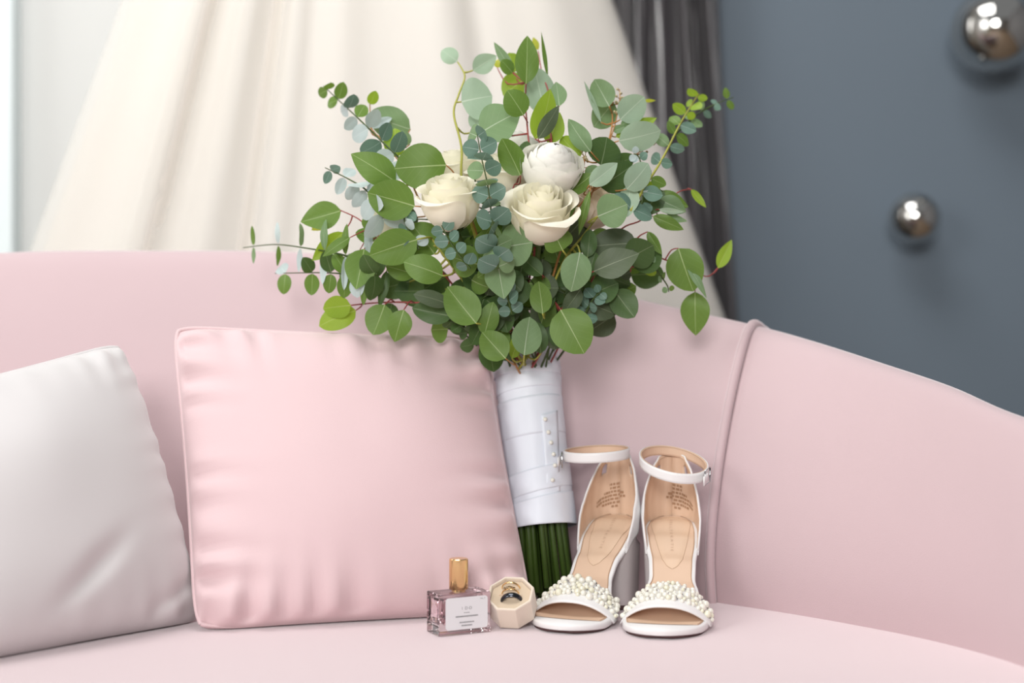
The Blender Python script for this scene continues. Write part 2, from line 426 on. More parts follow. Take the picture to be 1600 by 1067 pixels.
def sofa():
    e = empty('sofa', (SX, 1.3, FLOOR_Z)); tag(e, 'curved blush pink velvet sofa with piped seams and low sloping arms', 'sofa')
    off = e.location
    tl = [2*i/50 for i in range(51)]
    def section(name, s0, s1, n, puff):
        vs = []; fs = []
        for i in range(n+1):
            f = i/n; s = s0+(s1-s0)*f
            edge = min(f, 1-f)
            dip = math.exp(-edge*n/ (n*.02)) if puff else 0
            for t in tl:
                p = back_point(s, t)
                jx, jy, tx, ty, tz = srow(s); out = Vector((tx-jx, ty-jy, 0)).normalized()
                p = p+out*.004*dip
                vs.append(p)
        W = len(tl)
        for i in range(n):
            for j in range(W-1):
                fs.append((i*W+j, i*W+j+1, (i+1)*W+j+1, (i+1)*W+j))
        fs.append(tuple(range(W-1, -1, -1))); fs.append(tuple(n*W+j for j in range(W)))
        return mk(name, vs, fs, M['sofa'], e, True, off)
    section('backrest', 1-S_PIPE, S_PIPE, 110, True)
    section('side_panel', S_PIPE, 1.0, 60, True)
    section('side_panel', 0, 1-S_PIPE, 60, True)
    for sp in (S_PIPE, 1-S_PIPE):
        pts = []
        for t in tl[:-6]:
            p = back_point(sp, t)
            jx, jy, tx, ty, tz = srow(sp); out = Vector((tx-jx, ty-jy, 0)).normalized()
            q = out*(-.0015) if t <= 1 else Vector((0, 0, .0015))
            pts.append(p+q)
        b = MB(); b.tube(pts, .0052, 10); b.build('piping', M['sofa'], e, True, off)
    # seat
    def front(s):
        a = (s-.5)*2
        return Vector((SX+.92*math.sin(a*1.15)/math.sin(1.15), .80+.10*abs(a)**2.2, 0))
    def seat(u, v):
        jx, jy, tx, ty, tz = srow(.02+.96*u)
        out = Vector((tx-jx, ty-jy, 0)).normalized()
        A = Vector((jx, jy, 0))+out*.035; F = front(.02+.96*u)
        if v < .12:
            q = v/.12; p = A.copy(); p.z = -.05+.05*math.sin(q*PI/2); p += (F-A)*.05*(1-math.cos(q*PI/2))*.5; return p
        if v < .86:
            q = (v-.12)/.74; p = A+(F-A)*(.025+.935*q); p.z = .000; return p
        q = (v-.86)/.14; p = A+(F-A)*(.96+.04*math.sin(min(1, q*2)*PI/2)); p.z = -.04*(1-math.cos(min(1, q*2)*PI/2))-(.10*max(0, q-.5)*2); return p
    b = MB(); b.grid(120, 44, seat); b.build('seat_cushion', M['sofa'], e, True, off)
    def base(u, v):
        jx, jy, tx, ty, tz = srow(.02+.96*u)
        A = Vector((jx, jy, 0)); F = front(.02+.96*u)
        p = A+(F-A)*(-.02+1.0*min(1, v/.7)); p.z = -.135 if v <= .7 else -.135-.175*(v-.7)/.3
        return p
    b = MB(); b.grid(80, 20, base); b.build('seat_base', M['sofa'], e, True, off)
    pts = [front(.02+.96*i/80)+Vector((0, -.004, -.137)) for i in range(81)]
    b = MB(); b.tube(pts, .006, 8); b.build('front_welt', M['sofa'], e, True, off)
    for lx, ly in ((-1.15, 1.0), (.31, 1.0), (-.85, 1.5), (.01, 1.5)):
        b = MB(); b.lathe([(.014, FLOOR_Z), (.024, -.29), (.024, -.13)], 20, Matrix.Translation((lx, ly, 0))); b.build('leg', M['gold'], e, True, off)
sofa()

# ------------------------------------------------------------------ pillows
def pillow(name, corners, T, m, label, seed, wr=1.0, conc=.03, dents=()):
    TL, TR, BL, BR = [Vector(c) for c in corners]
    base = (BL+BR)/2
    e = empty(name, base); tag(e, label, 'pillow', 'square velvet throw pillows on the sofa')
    nrm = ((TR+BR-TL-BL).cross(TL+TR-BL-BR)).normalized()
    if nrm.y > 0: nrm = -nrm
    n = 72
    def pt(u, v, side):
        U = u*(1-conc*(1-v*v)); V = v*(1-conc*(1-u*u))
        # rounded corners
        k = (abs(u)*abs(v))**10*.035
        U *= 1-k; V *= 1-k
        a = (U+1)/2; c = (V+1)/2
        p = (BL.lerp(BR, a)).lerp(TL.lerp(TR, a), c)
        env = max(0, (1-u*u)*(1-v*v))
        h = T*env**.42
        # gathers running in from the seams
        d_u = 1-abs(u); d_v = 1-abs(v)
        w = 0
        fr = 28
        ph = noise.noise(Vector((v*2.1+seed, 0, 1)))*3.5
        am = max(0, .5+noise.noise(Vector((v*2.2, seed+(7 if u > 0 else 0), 4)))*1.5)
        w += am*math.sin(fr*v+ph+d_u*5)*math.exp(-(d_u/.20)**1.5)*min(1, d_u/.05)
        ph = noise.noise(Vector((u*2.1+seed, 5, 1)))*3.5
        am = max(0, .45+noise.noise(Vector((u*2.2, seed+(9 if v > 0 else 3), 8)))*1.5)
        w += am*math.sin(fr*u+ph+(.8*u*d_v*8))*math.exp(-(d_v/.20)**1.5)*min(1, d_v/.05)
        h += w*.0062*wr
        h += .004*noise.noise(Vector((u*1.6, v*1.6, seed)))*env
        for (du, dv, ddx, ddy, dl, dw, da) in dents:
            x_ = (u-du)*ddx+(v-dv)*ddy; y_ = -(u-du)*ddy+(v-dv)*ddx
            h -= da*math.exp(-(x_/dl)**2-(y_/dw)**2)*(1 if side > 0 else 0)
        p = p+nrm*h*side
        if p.z < .0015: p.z = .0015+ (p.z-.0015)*.02
        return p
    for nm, sd in (('front_cover', 1), ('back_cover', -1)):
        b = MB(); b.grid(n, n, lambda u, v: pt(math.sin((u*2-1)*PI/2*.999), math.sin((v*2-1)*PI/2*.999), sd))
        b.build(nm, m, e, True, base)
    pts = []
    for k in range(4):
        for i in range(40):
            q = math.sin((i/40*2-1)*PI/2*.999)
            u, v = [(q, -1), (1, q), (-q, 1), (-1, -q)][k]
            pts.append(pt(u, v, 0)+Vector((0, 0, .002)))
    pts.append(pts[0])
    b = MB(); b.tube(pts, .0022, 8); b.build('seam', m, e, True, base)

def onseat(px, py):
    return P(px, py, CAM_Z*FPX/(py-533.5))
pillow('throw_pillow', (P(270, 512, 1.475), P(757, 531, 1.535), P(305, 991, 1.345)+Vector((0, 0, .002)), P(832, 958, 1.436)), .056, M['pillow_pink'],
       'blush pink square velvet pillow leaning behind the perfume bottle', 2.0, 1.7, .02)
pillow('throw_pillow', (P(-250, 650, 1.25), P(188, 538, 1.455), P(-190, 1072, 1.16), P(316, 972, 1.395)), .080, M['pillow_white'],
       'pale white square velvet pillow tilted against the pink pillow', 11.0, .55, .02,
       dents=((.15, -.62, .8, .6, .25, .07, .010), (.72, -.85, .9, .4, .2, .05, .006)))

# ------------------------------------------------------------------ bouquet
AX0 = P(847, 823, 1.500); AX1 = P(821, 554, 1.545)
AXD = (AX1-AX0).normalized()
def axis_at(z):
    t = (z-AX0.z)/(AX1.z-AX0.z); return AX0.lerp(AX1, t)
BQ0 = axis_at(0.0)
bq = empty('bridal_bouquet', BQ0); tag(bq, 'bridal bouquet of cream roses and eucalyptus in a white ribbon wrap', 'bouquet')

def leaf_mesh(name, kind, curl, fold, wave):
    nx, ny = 8, 12
    vs = []; fs = []; uvs = []
    for j in range(ny+1):
        t = j/ny
        if kind == 'round': f = max(0, math.sin(PI*min(1, t*1.0)**.88))**.58
        elif kind == 'ovate': f = max(0, math.sin(PI*t**.80))**.82
        elif kind == 'heart': f = max(0, math.sin(PI*t**.62))**.60
        else: f = max(0, math.sin(PI*t**.9))**1.0
        if j in (0, ny): f = .02
        for i in range(nx+1):
            x = (i/nx-.5)*f
            z = fold*abs(x)*1.0+curl*((t-.45)**2-.2)+wave*math.sin(t*7+x*4)*abs(x)*2-.12*x*x
            vs.append((x, t, z)); uvs.append((x+.5, t))
    for j in range(ny):
        for i in range(nx):
            a = j*(nx+1)+i; fs.append((a, a+1, a+nx+2, a+nx+1))
    me = bpy.data.meshes.new(name); me.from_pydata(vs, [], fs)
    me.polygons.foreach_set('use_smooth', [True]*len(fs))
    uvl = me.uv_layers.new(name='UVMap')
    for lp in me.loops: uvl.data[lp.index].uv = uvs[lp.vertex_index]
    me.update(); return me
LEAF = {}
def leaf_data(kind, var, mk_):
    key = (kind, var, mk_)
    if key not in LEAF:
        c, f, wv = [(-.25, .10, .02), (.20, .18, -.02), (-.45, .04, .03)][var]
        me = leaf_mesh('leaf', kind, c, f, wv); me.materials.append(LM[mk_]); LEAF[key] = me
    return LEAF[key]
rl = random.Random(5)
def put_leaf(parent, p0, p1, wpx, mk_, kind='round', roll=None, var=None):
    y = (p1-p0); ln = y.length; y.normalize()
    view = Vector((0, 0, CAM_Z))-p0; view.normalize()
    n = view-y*view.dot(y); n.normalize()
    if roll is None: roll = rl.uniform(-26, 26)
    a = math.radians(roll)
    x = y.cross(n); 
    n2 = n*math.cos(a)+x*math.sin(a); x2 = y.cross(n2)
    wd = wpx*p0.y/FPX/max(.35, math.cos(a))
    if kind == 'round': wd *= 1.0
    me = leaf_data(kind, rl.randrange(3) if var is None else var, mk_)
    o = bpy.data.objects.new('leaf', me); C.objects.link(o); o.parent = parent
    R3 = Matrix((x2, y, n2)).transposed()
    Mx = Matrix.Translation(p0-BQ0) @ R3.to_4x4() @ Matrix.Diagonal((wd, ln, ln*.8, 1))
    o.matrix_local = Mx
    return o

def depth(px, py, lay):
    dx = (px-800)/350; dy = (py-340)/260
    d = 1.545-.125*math.sqrt(max(0, 1-min(1, dx*dx+dy*dy)))
    if py > 430: d = min(d, 1.50-.04*max(0, 1-abs(px-830)/200))
    return d+.028*lay
WRAP_TOP = AX1+AXD*.004
def spray(name, path, leaves, sm, r0=.0017, root=True, lay=1):
    """path: px polyline from inside the bouquet outward; leaves: (bx,by,tx,ty,w,colour,layer[,kind[,roll]])"""
    pts = [P(x, y, depth(x, y, lay)) for x, y in path]
    full = list(pts)
    if root:
        a = rl.uniform(0, 6.28); s = axis_at(.235)+Vector((math.cos(a)*.018, math.sin(a)*.018, 0))
        mid = s.lerp(pts[0], .5)+Vector((0, -.012, .0)); full = [s, mid]+full
    n = max(8, len(full)*5)
    smp = [Vector(cr([tuple(p) for p in full], i/n)) for i in range(n+1)]
    b = MB(); b.tube(smp, [r0*(1-.5*i/n) for i in range(n+1)], 7)
    vis = smp[int(n*.25):] if root else smp
    for L in leaves:
        p0 = P(L[0], L[1], depth(L[0], L[1], L[6])); q = min(vis, key=lambda c: (c-p0).length+abs(c.z-p0.z)*.2)
        if (q-p0).length > .004:
            dirl = (P(L[2], L[3], p0.y)-p0).normalized()
            m1 = q.lerp(p0, .55)-dirl*(q-p0).length*.18
            b.tube([Vector(cr([tuple(q), tuple(m1), tuple(p0)], i/6)) for i in range(7)], [r0*.75, r0*.7, r0*.65, r0*.6, r0*.55, r0*.5, r0*.45], 6)
    o = b.build(name, sm, bq, True, BQ0)
    for L in leaves:
        lay_ = L[6]; kind = L[7] if len(L) > 7 else 'round'; roll = L[8] if len(L) > 8 else None
        d0 = depth(L[0], L[1], lay_)
        p0 = P(L[0], L[1], d0); p1 = P(L[2], L[3], d0+rl.uniform(-.006, .006))
        put_leaf(o, p0, p0+(p1-p0)*1.05, L[4]*1.10, L[5], kind, roll)
    return o

EB = 'eucalyptus_branch'
spray(EB, [(724, 300), (721, 230), (709, 178), (716, 150), (726, 122), (722, 108), (715, 97)], [
    (714, 96, 691, 79, 25, 'b', 1), (739, 110, 774, 88, 29, 'b', 1, 'ovate'), (721, 159, 767, 150, 60, 'b', 1), (742, 205, 765, 168, 38, 'b', 2)], M['stem_y'], .0016)
spray(EB, [(830, 270), (824, 200), (821, 160), (822, 128)], [
    (750, 208, 810, 175, 56, 'c', 1, 'ovate'), (818, 180, 794, 143, 38, 'g', 0, 'round', 15), (802, 114, 796, 84, 34, 'l', 2), (822, 122, 788, 148, 40, 'l', 2),
    (802, 113, 773, 68, 15, 'c', 1, 'ovate'), (801, 114, 784, 95, 20, 'g', 1), (822, 131, 824, 59, 35, 'g', 0, 'ovate', 8), (777, 106, 780, 93, 12, 'y', 2)], M['stem_red'], .0013)
spray(EB, [(860, 250), (858, 190), (857, 145), (847, 115), (841, 80)], [
    (841, 78, 833, 59, 10, 'y', 1, 'ovate'), (856, 124, 846, 53, 6, 'g', 1, 'narrow', 5), (852, 178, 836, 108, 44, 'b', 2), (874, 166, 869, 130, 27, 'c', 1, 'ovate'),
    (836, 217, 860, 143, 36, 'l', 1, 'ovate', 30), (841, 217, 872, 167, 22, 's', 0, 'ovate'), (857, 224, 874, 178, 32, 'l', 1, 'ovate')], M['stem_red'], .0013)
spray(EB, [(800, 310), (808, 285)], [(813, 274, 786, 219, 37, 'g', 0, 'round', -12), (816, 255, 824, 222, 22, 'd', 1)], M['stem_red'], .0012)
spray(EB, [(660, 320), (640, 270), (618, 245), (600, 218)], [
    (618, 284, 552, 242, 44, 'g', 0, 'ovate', 10), (641, 202, 578, 180, 46, 'c', 2), (621, 245, 617, 202, 28, 'l', 1), (617, 245, 601, 212, 16, 'l', 1, 'ovate'),
    (578, 163, 587, 143, 16, 'l', 1), (579, 198, 611, 185, 13, 'p', 1), (640, 226, 625, 205, 18, 'c', 2)], M['stem_brown'], .0013)
spray(EB, [(720, 300), (700, 300), (690, 320)], [
    (697, 258, 620, 263, 66, 'g', 0, 'round', 6), (648, 322, 578, 302, 58, 'g', 0, 'round', -8), (610, 340, 585, 330, 28, 'g', 2)], M['stem_brown'], .0014)
spray(EB, [(650, 380), (605, 375), (586, 364), (560, 342), (533, 329)], [
    (533, 329, 473, 346, 40, 'g', 1, 'ovate', 12), (517, 340, 488, 359, 17, 'y', 1, 'ovate'), (537, 363, 490, 405, 26, 'l', 1, 'ovate'), (547, 371, 506, 399, 17, 'g', 0, 'ovate'),
    (588, 372, 557, 364, 22, 'g', 1), (576, 361, 577, 334, 19, 'g', 1), (569, 389, 557, 449, 46, 'g', 0, 'ovate', 8), (560, 395, 534, 440, 30, 'c', 2, 'ovate')], M['stem_red'], .0012)
spray(EB, [(752, 480), (726, 442), (692, 397), (668, 364)], [
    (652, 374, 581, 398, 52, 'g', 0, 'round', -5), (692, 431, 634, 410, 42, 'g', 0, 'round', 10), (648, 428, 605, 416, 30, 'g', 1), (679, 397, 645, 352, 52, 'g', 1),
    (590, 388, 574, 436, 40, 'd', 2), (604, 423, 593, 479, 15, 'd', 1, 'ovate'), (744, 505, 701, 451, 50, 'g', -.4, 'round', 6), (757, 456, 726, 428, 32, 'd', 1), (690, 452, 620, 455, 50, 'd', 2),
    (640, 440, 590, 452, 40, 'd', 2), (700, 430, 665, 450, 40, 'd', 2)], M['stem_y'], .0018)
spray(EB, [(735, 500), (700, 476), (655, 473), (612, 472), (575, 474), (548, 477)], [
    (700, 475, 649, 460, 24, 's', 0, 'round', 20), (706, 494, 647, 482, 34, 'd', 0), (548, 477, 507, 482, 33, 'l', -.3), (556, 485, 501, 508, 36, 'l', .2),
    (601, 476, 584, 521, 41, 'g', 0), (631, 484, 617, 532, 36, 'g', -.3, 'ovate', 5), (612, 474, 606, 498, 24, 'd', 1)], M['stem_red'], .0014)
spray(EB, [(800, 560), (790, 555), (765, 530), (750, 505)], [
    (757, 523, 770, 474, 30, 'g', -.3, 'round'), (790, 560, 755, 521, 42, 'g', -1.0, 'round', 5), (794, 505, 764, 475, 24, 'd', .5)], M['stem_brown'], .0013)
spray(EB, [(822, 560), (820, 552)], [(819, 555, 827, 498, 43, 'c', -1.0, 'round', 14), (845, 552, 840, 505, 26, 'd', 0), (800, 560, 815, 515, 20, 'l', 0)], M['stem_y'], .0016)
spray(EB, [(830, 520), (845, 488), (862, 450), (884, 402), (908, 372), (934, 338)], [
    (848, 490, 842, 442, 32, 'g', -.8, 'round', -10), (879, 391, 861, 355, 42, 'g', -.7, 'heart', 8), (906, 394, 893, 453, 44, 'c', -.5, 'round', -6), (934, 338, 978, 320, 50, 'c', -.6, 'round', 4),
    (918, 402, 922, 360, 24, 'd', .3)], M['stem_y'], .0018)
spray(EB, [(745, 470), (752, 420), (764, 398), (770, 388)], [
    (782, 387, 830, 379, 60, 'c', -.6, 'round', 5), (777, 406, 787, 464, 45, 'c', -.7, 'ovate', -5), (775, 410, 748, 433, 22, 'g', -.4), (748, 413, 708, 402, 46, 'g', -.3, 'round'), (744, 402, 765, 355, 26, 'g', -.2, 'ovate', 40)], M['stem_red'], .0013)
spray(EB, [(845, 470), (848, 430)], [(847, 430, 812, 398, 26, 'd', .3, 'ovate')], M['stem_red'], .001)
spray(EB, [(870, 510), (874, 488)], [(876, 484, 911, 549, 62, 'g', -.9, 'round', -4), (872, 500, 868, 540, 26, 'd', .6), (858, 530, 866, 480, 24, 'd', .8)], M['stem_red'], .0014)
spray(EB, [(890, 460), (905, 430), (930, 420), (985, 402)], [
    (995, 380, 923, 385, 46, 's', .5, 'round', 15), (928, 424, 995, 397, 43, 's', -.4, 'ovate', -12), (980, 406, 1019, 384, 46, 'd', .6), (990, 418, 1029, 386, 48, 'd', 1.0),
    (1012, 362, 1033, 396, 15, 'g', .6, 'ovate'), (917, 432, 930, 396, 30, 'd', .2), (985, 425, 970, 432, 18, 's', .8), (1010, 412, 1022, 430, 18, 'l', 1.2)], M['stem_red'], .0014)
spray(EB, [(880, 490), (905, 462), (925, 458), (960, 455)], [
    (924, 462, 964, 443, 40, 'd', .2), (960, 454, 990, 494, 40, 'd', .1, 'round', -6), (906, 470, 960, 490, 38, 's', .4), (907, 452, 882, 487, 24, 's', 0), (900, 480, 935, 500, 30, 's', .7), (930, 440, 955, 432, 22, 's', .8)], M['stem'], .0013)
spray(EB, [(960, 380), (1000, 385), (1032, 403), (1070, 416), (1104, 432), (1122, 418)], [
    (1060, 388, 1082, 452, 54, 'g', .4, 'round', 8), (1122, 419, 1142, 377, 19, 'l', .4, 'ovate'), (1086, 456, 1087, 521, 42, 'g', .2, 'ovate', 4), (1072, 412, 1103, 463, 11, 'c', .1, 'ovate')], M['stem_red'], .0012)
spray(EB, [(960, 370), (1000, 345), (1032, 326), (1060, 300), (1082, 296)], [
    (1018, 310, 1073, 322, 32, 'g', .9, 'ovate'), (1030, 312, 1070, 330, 28, 'c', .6, 'ovate'), (1020, 338, 1066, 358, 20, 'g', .6, 'ovate'), (1030, 327, 1067, 331, 9, 'b', .4, 'ovate'),
    (1080, 296, 1102, 323, 11, 'l', .6, 'ovate'), (1003, 330, 1036, 300, 34, 'd', .9), (1006, 290, 1030, 305, 26, 'l', 1.1), (1034, 340, 1072, 345, 12, 'c', .8, 'ovate')], M['stem_red'], .0011)
spray(EB, [(935, 275), (940, 250), (953, 213), (957, 182), (951, 165)], [
    (952, 166, 930, 126, 36, 'c', .4, 'round', 5), (959, 160, 929, 197, 38, 'c', 1.0), (939, 191, 914, 130, 8, 'b', 1.0, 'ovate'), (969, 187, 1005, 153, 40, 'b', .6, 'round', 8),
    (962, 214, 1023, 186, 24, 'l', 1.2, 'ovate'), (967, 220, 1030, 205, 43, 'b', .3, 'round', 10), (923, 237, 889, 188, 28, 'c', .2, 'ovate'), (906, 247, 878, 215, 30, 'l', .9), (939, 258, 948, 216, 50, 'd', .6),
    (1004, 158, 1024, 157, 5, 'y', 1, 'narrow'), (970, 195, 985, 190, 12, 'c', .8), (958, 205, 975, 198, 12, 'c', 1.)], M['stem_brown'], .0014)
spray(EB, [(890, 350), (915, 310), (945, 285), (985, 262)], [
    (921, 289, 963, 256, 28, 'b', -.4, 'ovate', 5), (926, 272, 878, 308, 26, 'g', -.1, 'ovate', 25), (938, 292, 986, 260, 46, 'd', .5), (979, 296, 1012, 257, 36, 'b', 0, 'round', 12), (985, 290, 980, 337, 30, 'b', .2, 'ovate'),
    (922, 298, 905, 364, 13, 'g', -.5, 'narrow'), (955, 262, 990, 245, 26, 'd', .9), (915, 275, 935, 262, 20, 'c', .4)], M['stem_brown'], .0014)
# inner foliage that fills the body of the bouquet
rf = random.Random(21)
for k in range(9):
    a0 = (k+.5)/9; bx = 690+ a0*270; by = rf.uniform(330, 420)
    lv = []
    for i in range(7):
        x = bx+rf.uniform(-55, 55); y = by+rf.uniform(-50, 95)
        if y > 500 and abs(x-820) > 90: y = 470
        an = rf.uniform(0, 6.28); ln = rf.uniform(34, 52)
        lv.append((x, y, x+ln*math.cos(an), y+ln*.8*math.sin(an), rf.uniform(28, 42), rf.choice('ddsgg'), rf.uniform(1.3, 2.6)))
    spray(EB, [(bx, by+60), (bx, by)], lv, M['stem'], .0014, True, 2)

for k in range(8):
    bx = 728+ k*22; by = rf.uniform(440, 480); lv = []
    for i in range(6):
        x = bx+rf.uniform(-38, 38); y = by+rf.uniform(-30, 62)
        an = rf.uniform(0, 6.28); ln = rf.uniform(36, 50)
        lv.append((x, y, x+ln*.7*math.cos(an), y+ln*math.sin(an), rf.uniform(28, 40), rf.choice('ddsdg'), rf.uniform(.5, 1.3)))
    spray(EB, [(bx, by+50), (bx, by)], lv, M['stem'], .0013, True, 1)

# baby-blue sprigs: paired round leaves up a stem
def sprig(path, n, s0, s1, col, lay=0., droop=0., seed=0, flat=.55, sm='stem', r0=.0012, tipcol=None, wf=.88, vert=0.):
    r = random.Random(seed)
    pts = [P(x, y, depth(x, y, lay)) for x, y in path]
    smp = [Vector(cr([tuple(p) for p in pts], i/40)) for i in range(41)]
    b = MB(); b.tube(smp, [r0*(1-.6*i/40) for i in range(41)], 7)
    o = b.build('baby_blue_sprig', M[sm], bq, True, BQ0)
    for k in range(n):
        f = (k+.4)/n; i = int(f*40); p = smp[i]; t = (smp[min(i+1, 40)]-smp[max(i-1, 0)]).normalized()
        view = (Vector((0, 0, CAM_Z))-p).normalized()
        side = t.cross(view).normalized()
        ang = r.uniform(-.5, .5)+(PI/2 if k % 2 else 0)*(1-flat)
        for sg in (-1, 1):
            dirv = (side*math.cos(ang)+view*math.sin(ang))*sg
            dirv = dirv*(1-vert)+Vector((0, 0, sg))*vert
            dirv = (dirv+t*r.uniform(.1, .5)*(1-vert)+Vector((0, 0, -droop))).normalized()
            sz = (s0+(s1-s0)*f)*r.uniform(.85, 1.15)
            p1 = p+dirv*sz*1.0*p.y/FPX
            c = tipcol if tipcol and f > .7 else (col if isinstance(col, str) and len(col) == 1 else r.choice(col))
            put_leaf(o, p+dirv*.001, p1, sz*wf, c, 'round', r.uniform(-50, 50))
sprig([(778, 420), (775, 380), (768, 335), (762, 290), (752, 245), (745, 206)], 12, 32, 30, 'uuuc', -1.3, seed=1, flat=.2, wf=1.0)
sprig([(735, 420), (715, 395), (700, 372), (690, 352)], 4, 22, 22, 'u', -1.0, seed=2)
sprig([(640, 262), (604, 228), (565, 190), (535, 162), (505, 134)], 8, 44, 22, 'uugp', .2, seed=3, tipcol='g', wf=.7)
sprig([(600, 340), (575, 300), (545, 280), (508, 262)], 6, 48, 26, 'pppu', .1, droop=.8, seed=4, wf=.58)
sprig([(580, 415), (535, 398), (480, 388), (430, 382), (380, 387)], 6, 62, 28, 'pcg', .1, droop=.1, seed=5, flat=1.0, wf=.22, vert=.85)
sprig([(590, 428), (545, 428), (500, 426), (430, 427)], 6, 44, 32, 'ggdp', .0, droop=.8, seed=6, flat=1., wf=.66, vert=.3)
sprig([(985, 330), (1010, 288), (1035, 248), (1062, 195), (1080, 165), (1092, 146)], 9, 36, 18, 'uugc', .2, seed=7, tipcol='l', wf=.66, sm='stem_y', r0=.0016)
sprig([(1050, 215), (1085, 182), (1115, 164), (1146, 152)], 5, 28, 16, 'ucg', .5, seed=8, tipcol='g', wf=.55)
sprig([(1010, 400), (1028, 425), (1042, 445), (1045, 456)], 3, 14, 9, 'cg', .6, seed=9)
sprig([(800, 490), (790, 450), (785, 410)], 5, 20, 18, 'u', -.3, seed=10)
sprig([(910, 500), (925, 470), (940, 455)], 4, 22, 16, 'u', -.1, seed=11)
sprig([(745, 540), (725, 512), (700, 500)], 4, 24, 20, 'd', .3, seed=12)
sprig([(1000, 330), (1005, 300), (1000, 250), (990, 240)], 5, 18, 14, 'up', .4, seed=13)
sprig([(655, 390), (632, 345), (640, 330)], 4, 22, 18, 'up', .2, seed=14)
# tiny seeded filler twigs
def filler(path, seed, n=14, sp=16):
    r = random.Random(seed); lay = .9
    pts = [P(x, y, depth(x, y, lay)) for x, y in path]
    b = MB(); smp = [Vector(cr([tuple(p) for p in pts], i/14)) for i in range(15)]
    b.tube(smp, .0006, 5); bud = MB()
    for i in range(n):
        q = smp[r.randrange(5, 15)]; e_ = q+Vector((r.uniform(-1, 1), r.uniform(-1, 1), r.uniform(-.2, 1.2)))*sp*.6/FPX*1.5
        b.tube([q, e_], .0004, 4); bud.sphere(e_, .0016, 6, 4)
    o = b.build('filler_twig', M['stem_brown'], bq, True, BQ0)
    t = bud.build('tiny_buds', M['bud'], o, True, BQ0); t['kind'] = 'stuff'
filler([(950, 230), (962, 190), (968, 158), (968, 140)], 1, 12, 10)
filler([(965, 290), (985, 250), (1000, 240), (1010, 228)], 2, 22, 26)
filler([(905, 290), (912, 262), (914, 245)], 3, 14, 16)

# roses
def petal_mesh(r0, H, half_ang, lip, wave, seed, z0=0.0, point=.0, globe=None):
    nx, ny = 12, 12; vs = []; fs = []
    for i in range(nx+1):
        s = i/nx*2-1
        for j in range(ny+1):
            v = j/ny
            top = 1-.07*s*s-.20*abs(s)**5+point*(1-abs(s))
            vv = v*top
            th = s*half_ang*(.60+.40*min(1, v*2.0))
            if globe is not None:          # petal hugging a ball
                la = math.radians(-65+(globe+65)*vv)
                r = r0*math.cos(la)*(1+.015*s*wave); z = z0+r0*.95*math.sin(la)
                r += r0*.085*max(0, vv-.7)/.3
            else:
                k = math.sin(min(1, vv*1.5)*PI/2)**.55
                r = r0*(.16+.84*k); z = z0+H*vv
                c = max(0, (vv-.66)/.34)
                r += lip*c*c*(1-.3*abs(s)); z -= lip*.9*c**3
                r *= 1+.03*s
            q = noise.noise(Vector((s*1.8, v*2, seed)))*wave*.045
            r += r0*q
            vs.append((r*math.cos(th), r*math.sin(th), z+r0*.05*noise.noise(Vector((s*2.5, 0, seed+3)))*v))
    for i in range(nx):
        for j in range(ny):
            a = i*(ny+1)+j; fs.append((a, a+ny+1, a+ny+2, a+1))
    return vs, fs
def flower(kind, px, py, D, R, axis, m, rings, name, seed=1, spin=0.):
    c = P(px, py, D); r = random.Random(seed)
    q = Vector(axis).normalized().to_track_quat('Z', 'Y').to_matrix().to_4x4()
    b = MB(); b.lathe([(.1*R, -1.0*R), (.25*R, -.92*R), (.40*R, -.80*R), (.10*R, -.60*R)], 14)
    st = []
    Mx = Matrix.Translation(c) @ q
    p_ = Mx @ Vector((0, 0, -.6*R)); s_ = axis_at(.24)
    b2 = MB(); b2.add([Mx @ v for v in b.v], b.f)
    b2.tube([Vector(cr([tuple(s_), tuple(s_.lerp(p_, .5)+Vector((0, .01, 0))), tuple(p_)], i/8)) for i in range(9)], .0028, 8)
    o = b2.build(name, M['stem'], bq, True, BQ0)
    ph = r.uniform(0, 6.28)+spin
    for k, (rr, H, ha, lip, wv, z0, gl) in enumerate(rings):
        vs, fs = petal_mesh(rr*R, H*R, ha, lip*R, wv, seed*7+k*1.7, z0*R, .05 if lip > .12 else 0, gl)
        me = bpy.data.meshes.new('petal'); me.from_pydata(vs, [], fs)
        me.polygons.foreach_set('use_smooth', [True]*len(fs)); me.materials.append(m); me.update()
        t = bpy.data.objects.new('petal', me); C.objects.link(t); t.parent = o
        tl_ = r.uniform(-.015, .015) if k < len(rings)*.6 else r.uniform(-.02, .05)
        t.matrix_local = Matrix.Translation(c-BQ0) @ q @ Matrix.Rotation(ph+k*2.39996, 4, 'Z') @ Matrix.Rotation(tl_, 4, 'Y')
NP = 19
ROSE = []
for k in range(NP):
    f = k/(NP-1)
    ROSE.append((.08+.86*f, 1.47+.16*math.sin(PI*f**.6)-.02*f**3, 1.75-.65*f**.6, .015+.05*f+.22*max(0, f-.55)/.45, .4+.7*f, -.72-.14*f, None))
NRAN = 34
RAN = [(.10+.03*k, 1., 2.2, 0., .05, .80-.02*k-(.10+.03*k)*.95, 89) for k in range(4)]
for k in range(NRAN):
    f = k/(NRAN-1); la = 86-70*f**1.2; r_ = .26+.74*f**.8
    RAN.append((r_, 1., 1.25-.45*f, 0., .20, (.86-.60*f**1.5)-r_*.95*math.sin(math.radians(la)), la))
flower('rose', 703, 318, 1.415, .0330, (-.08, -.42, 1), M['petal'], ROSE, 'rose', 1, .4)
flower('rose', 845, 335, 1.41, .0350, (.03, -.72, 1), M['petal'], ROSE, 'rose', 2)
flower('ranunculus', 862, 261, 1.425, .0312, (.22, -.80, 1), M['petal_w'], RAN, 'ranunculus', 3)
flower('rose', 712, 268, 1.50, .027, (-.1, -.2, 1), M['petal'], ROSE, 'rose', 4)
flower('rose', 786, 280, 1.475, .031, (.0, -.3, 1), M['petal'], ROSE, 'rose', 5)
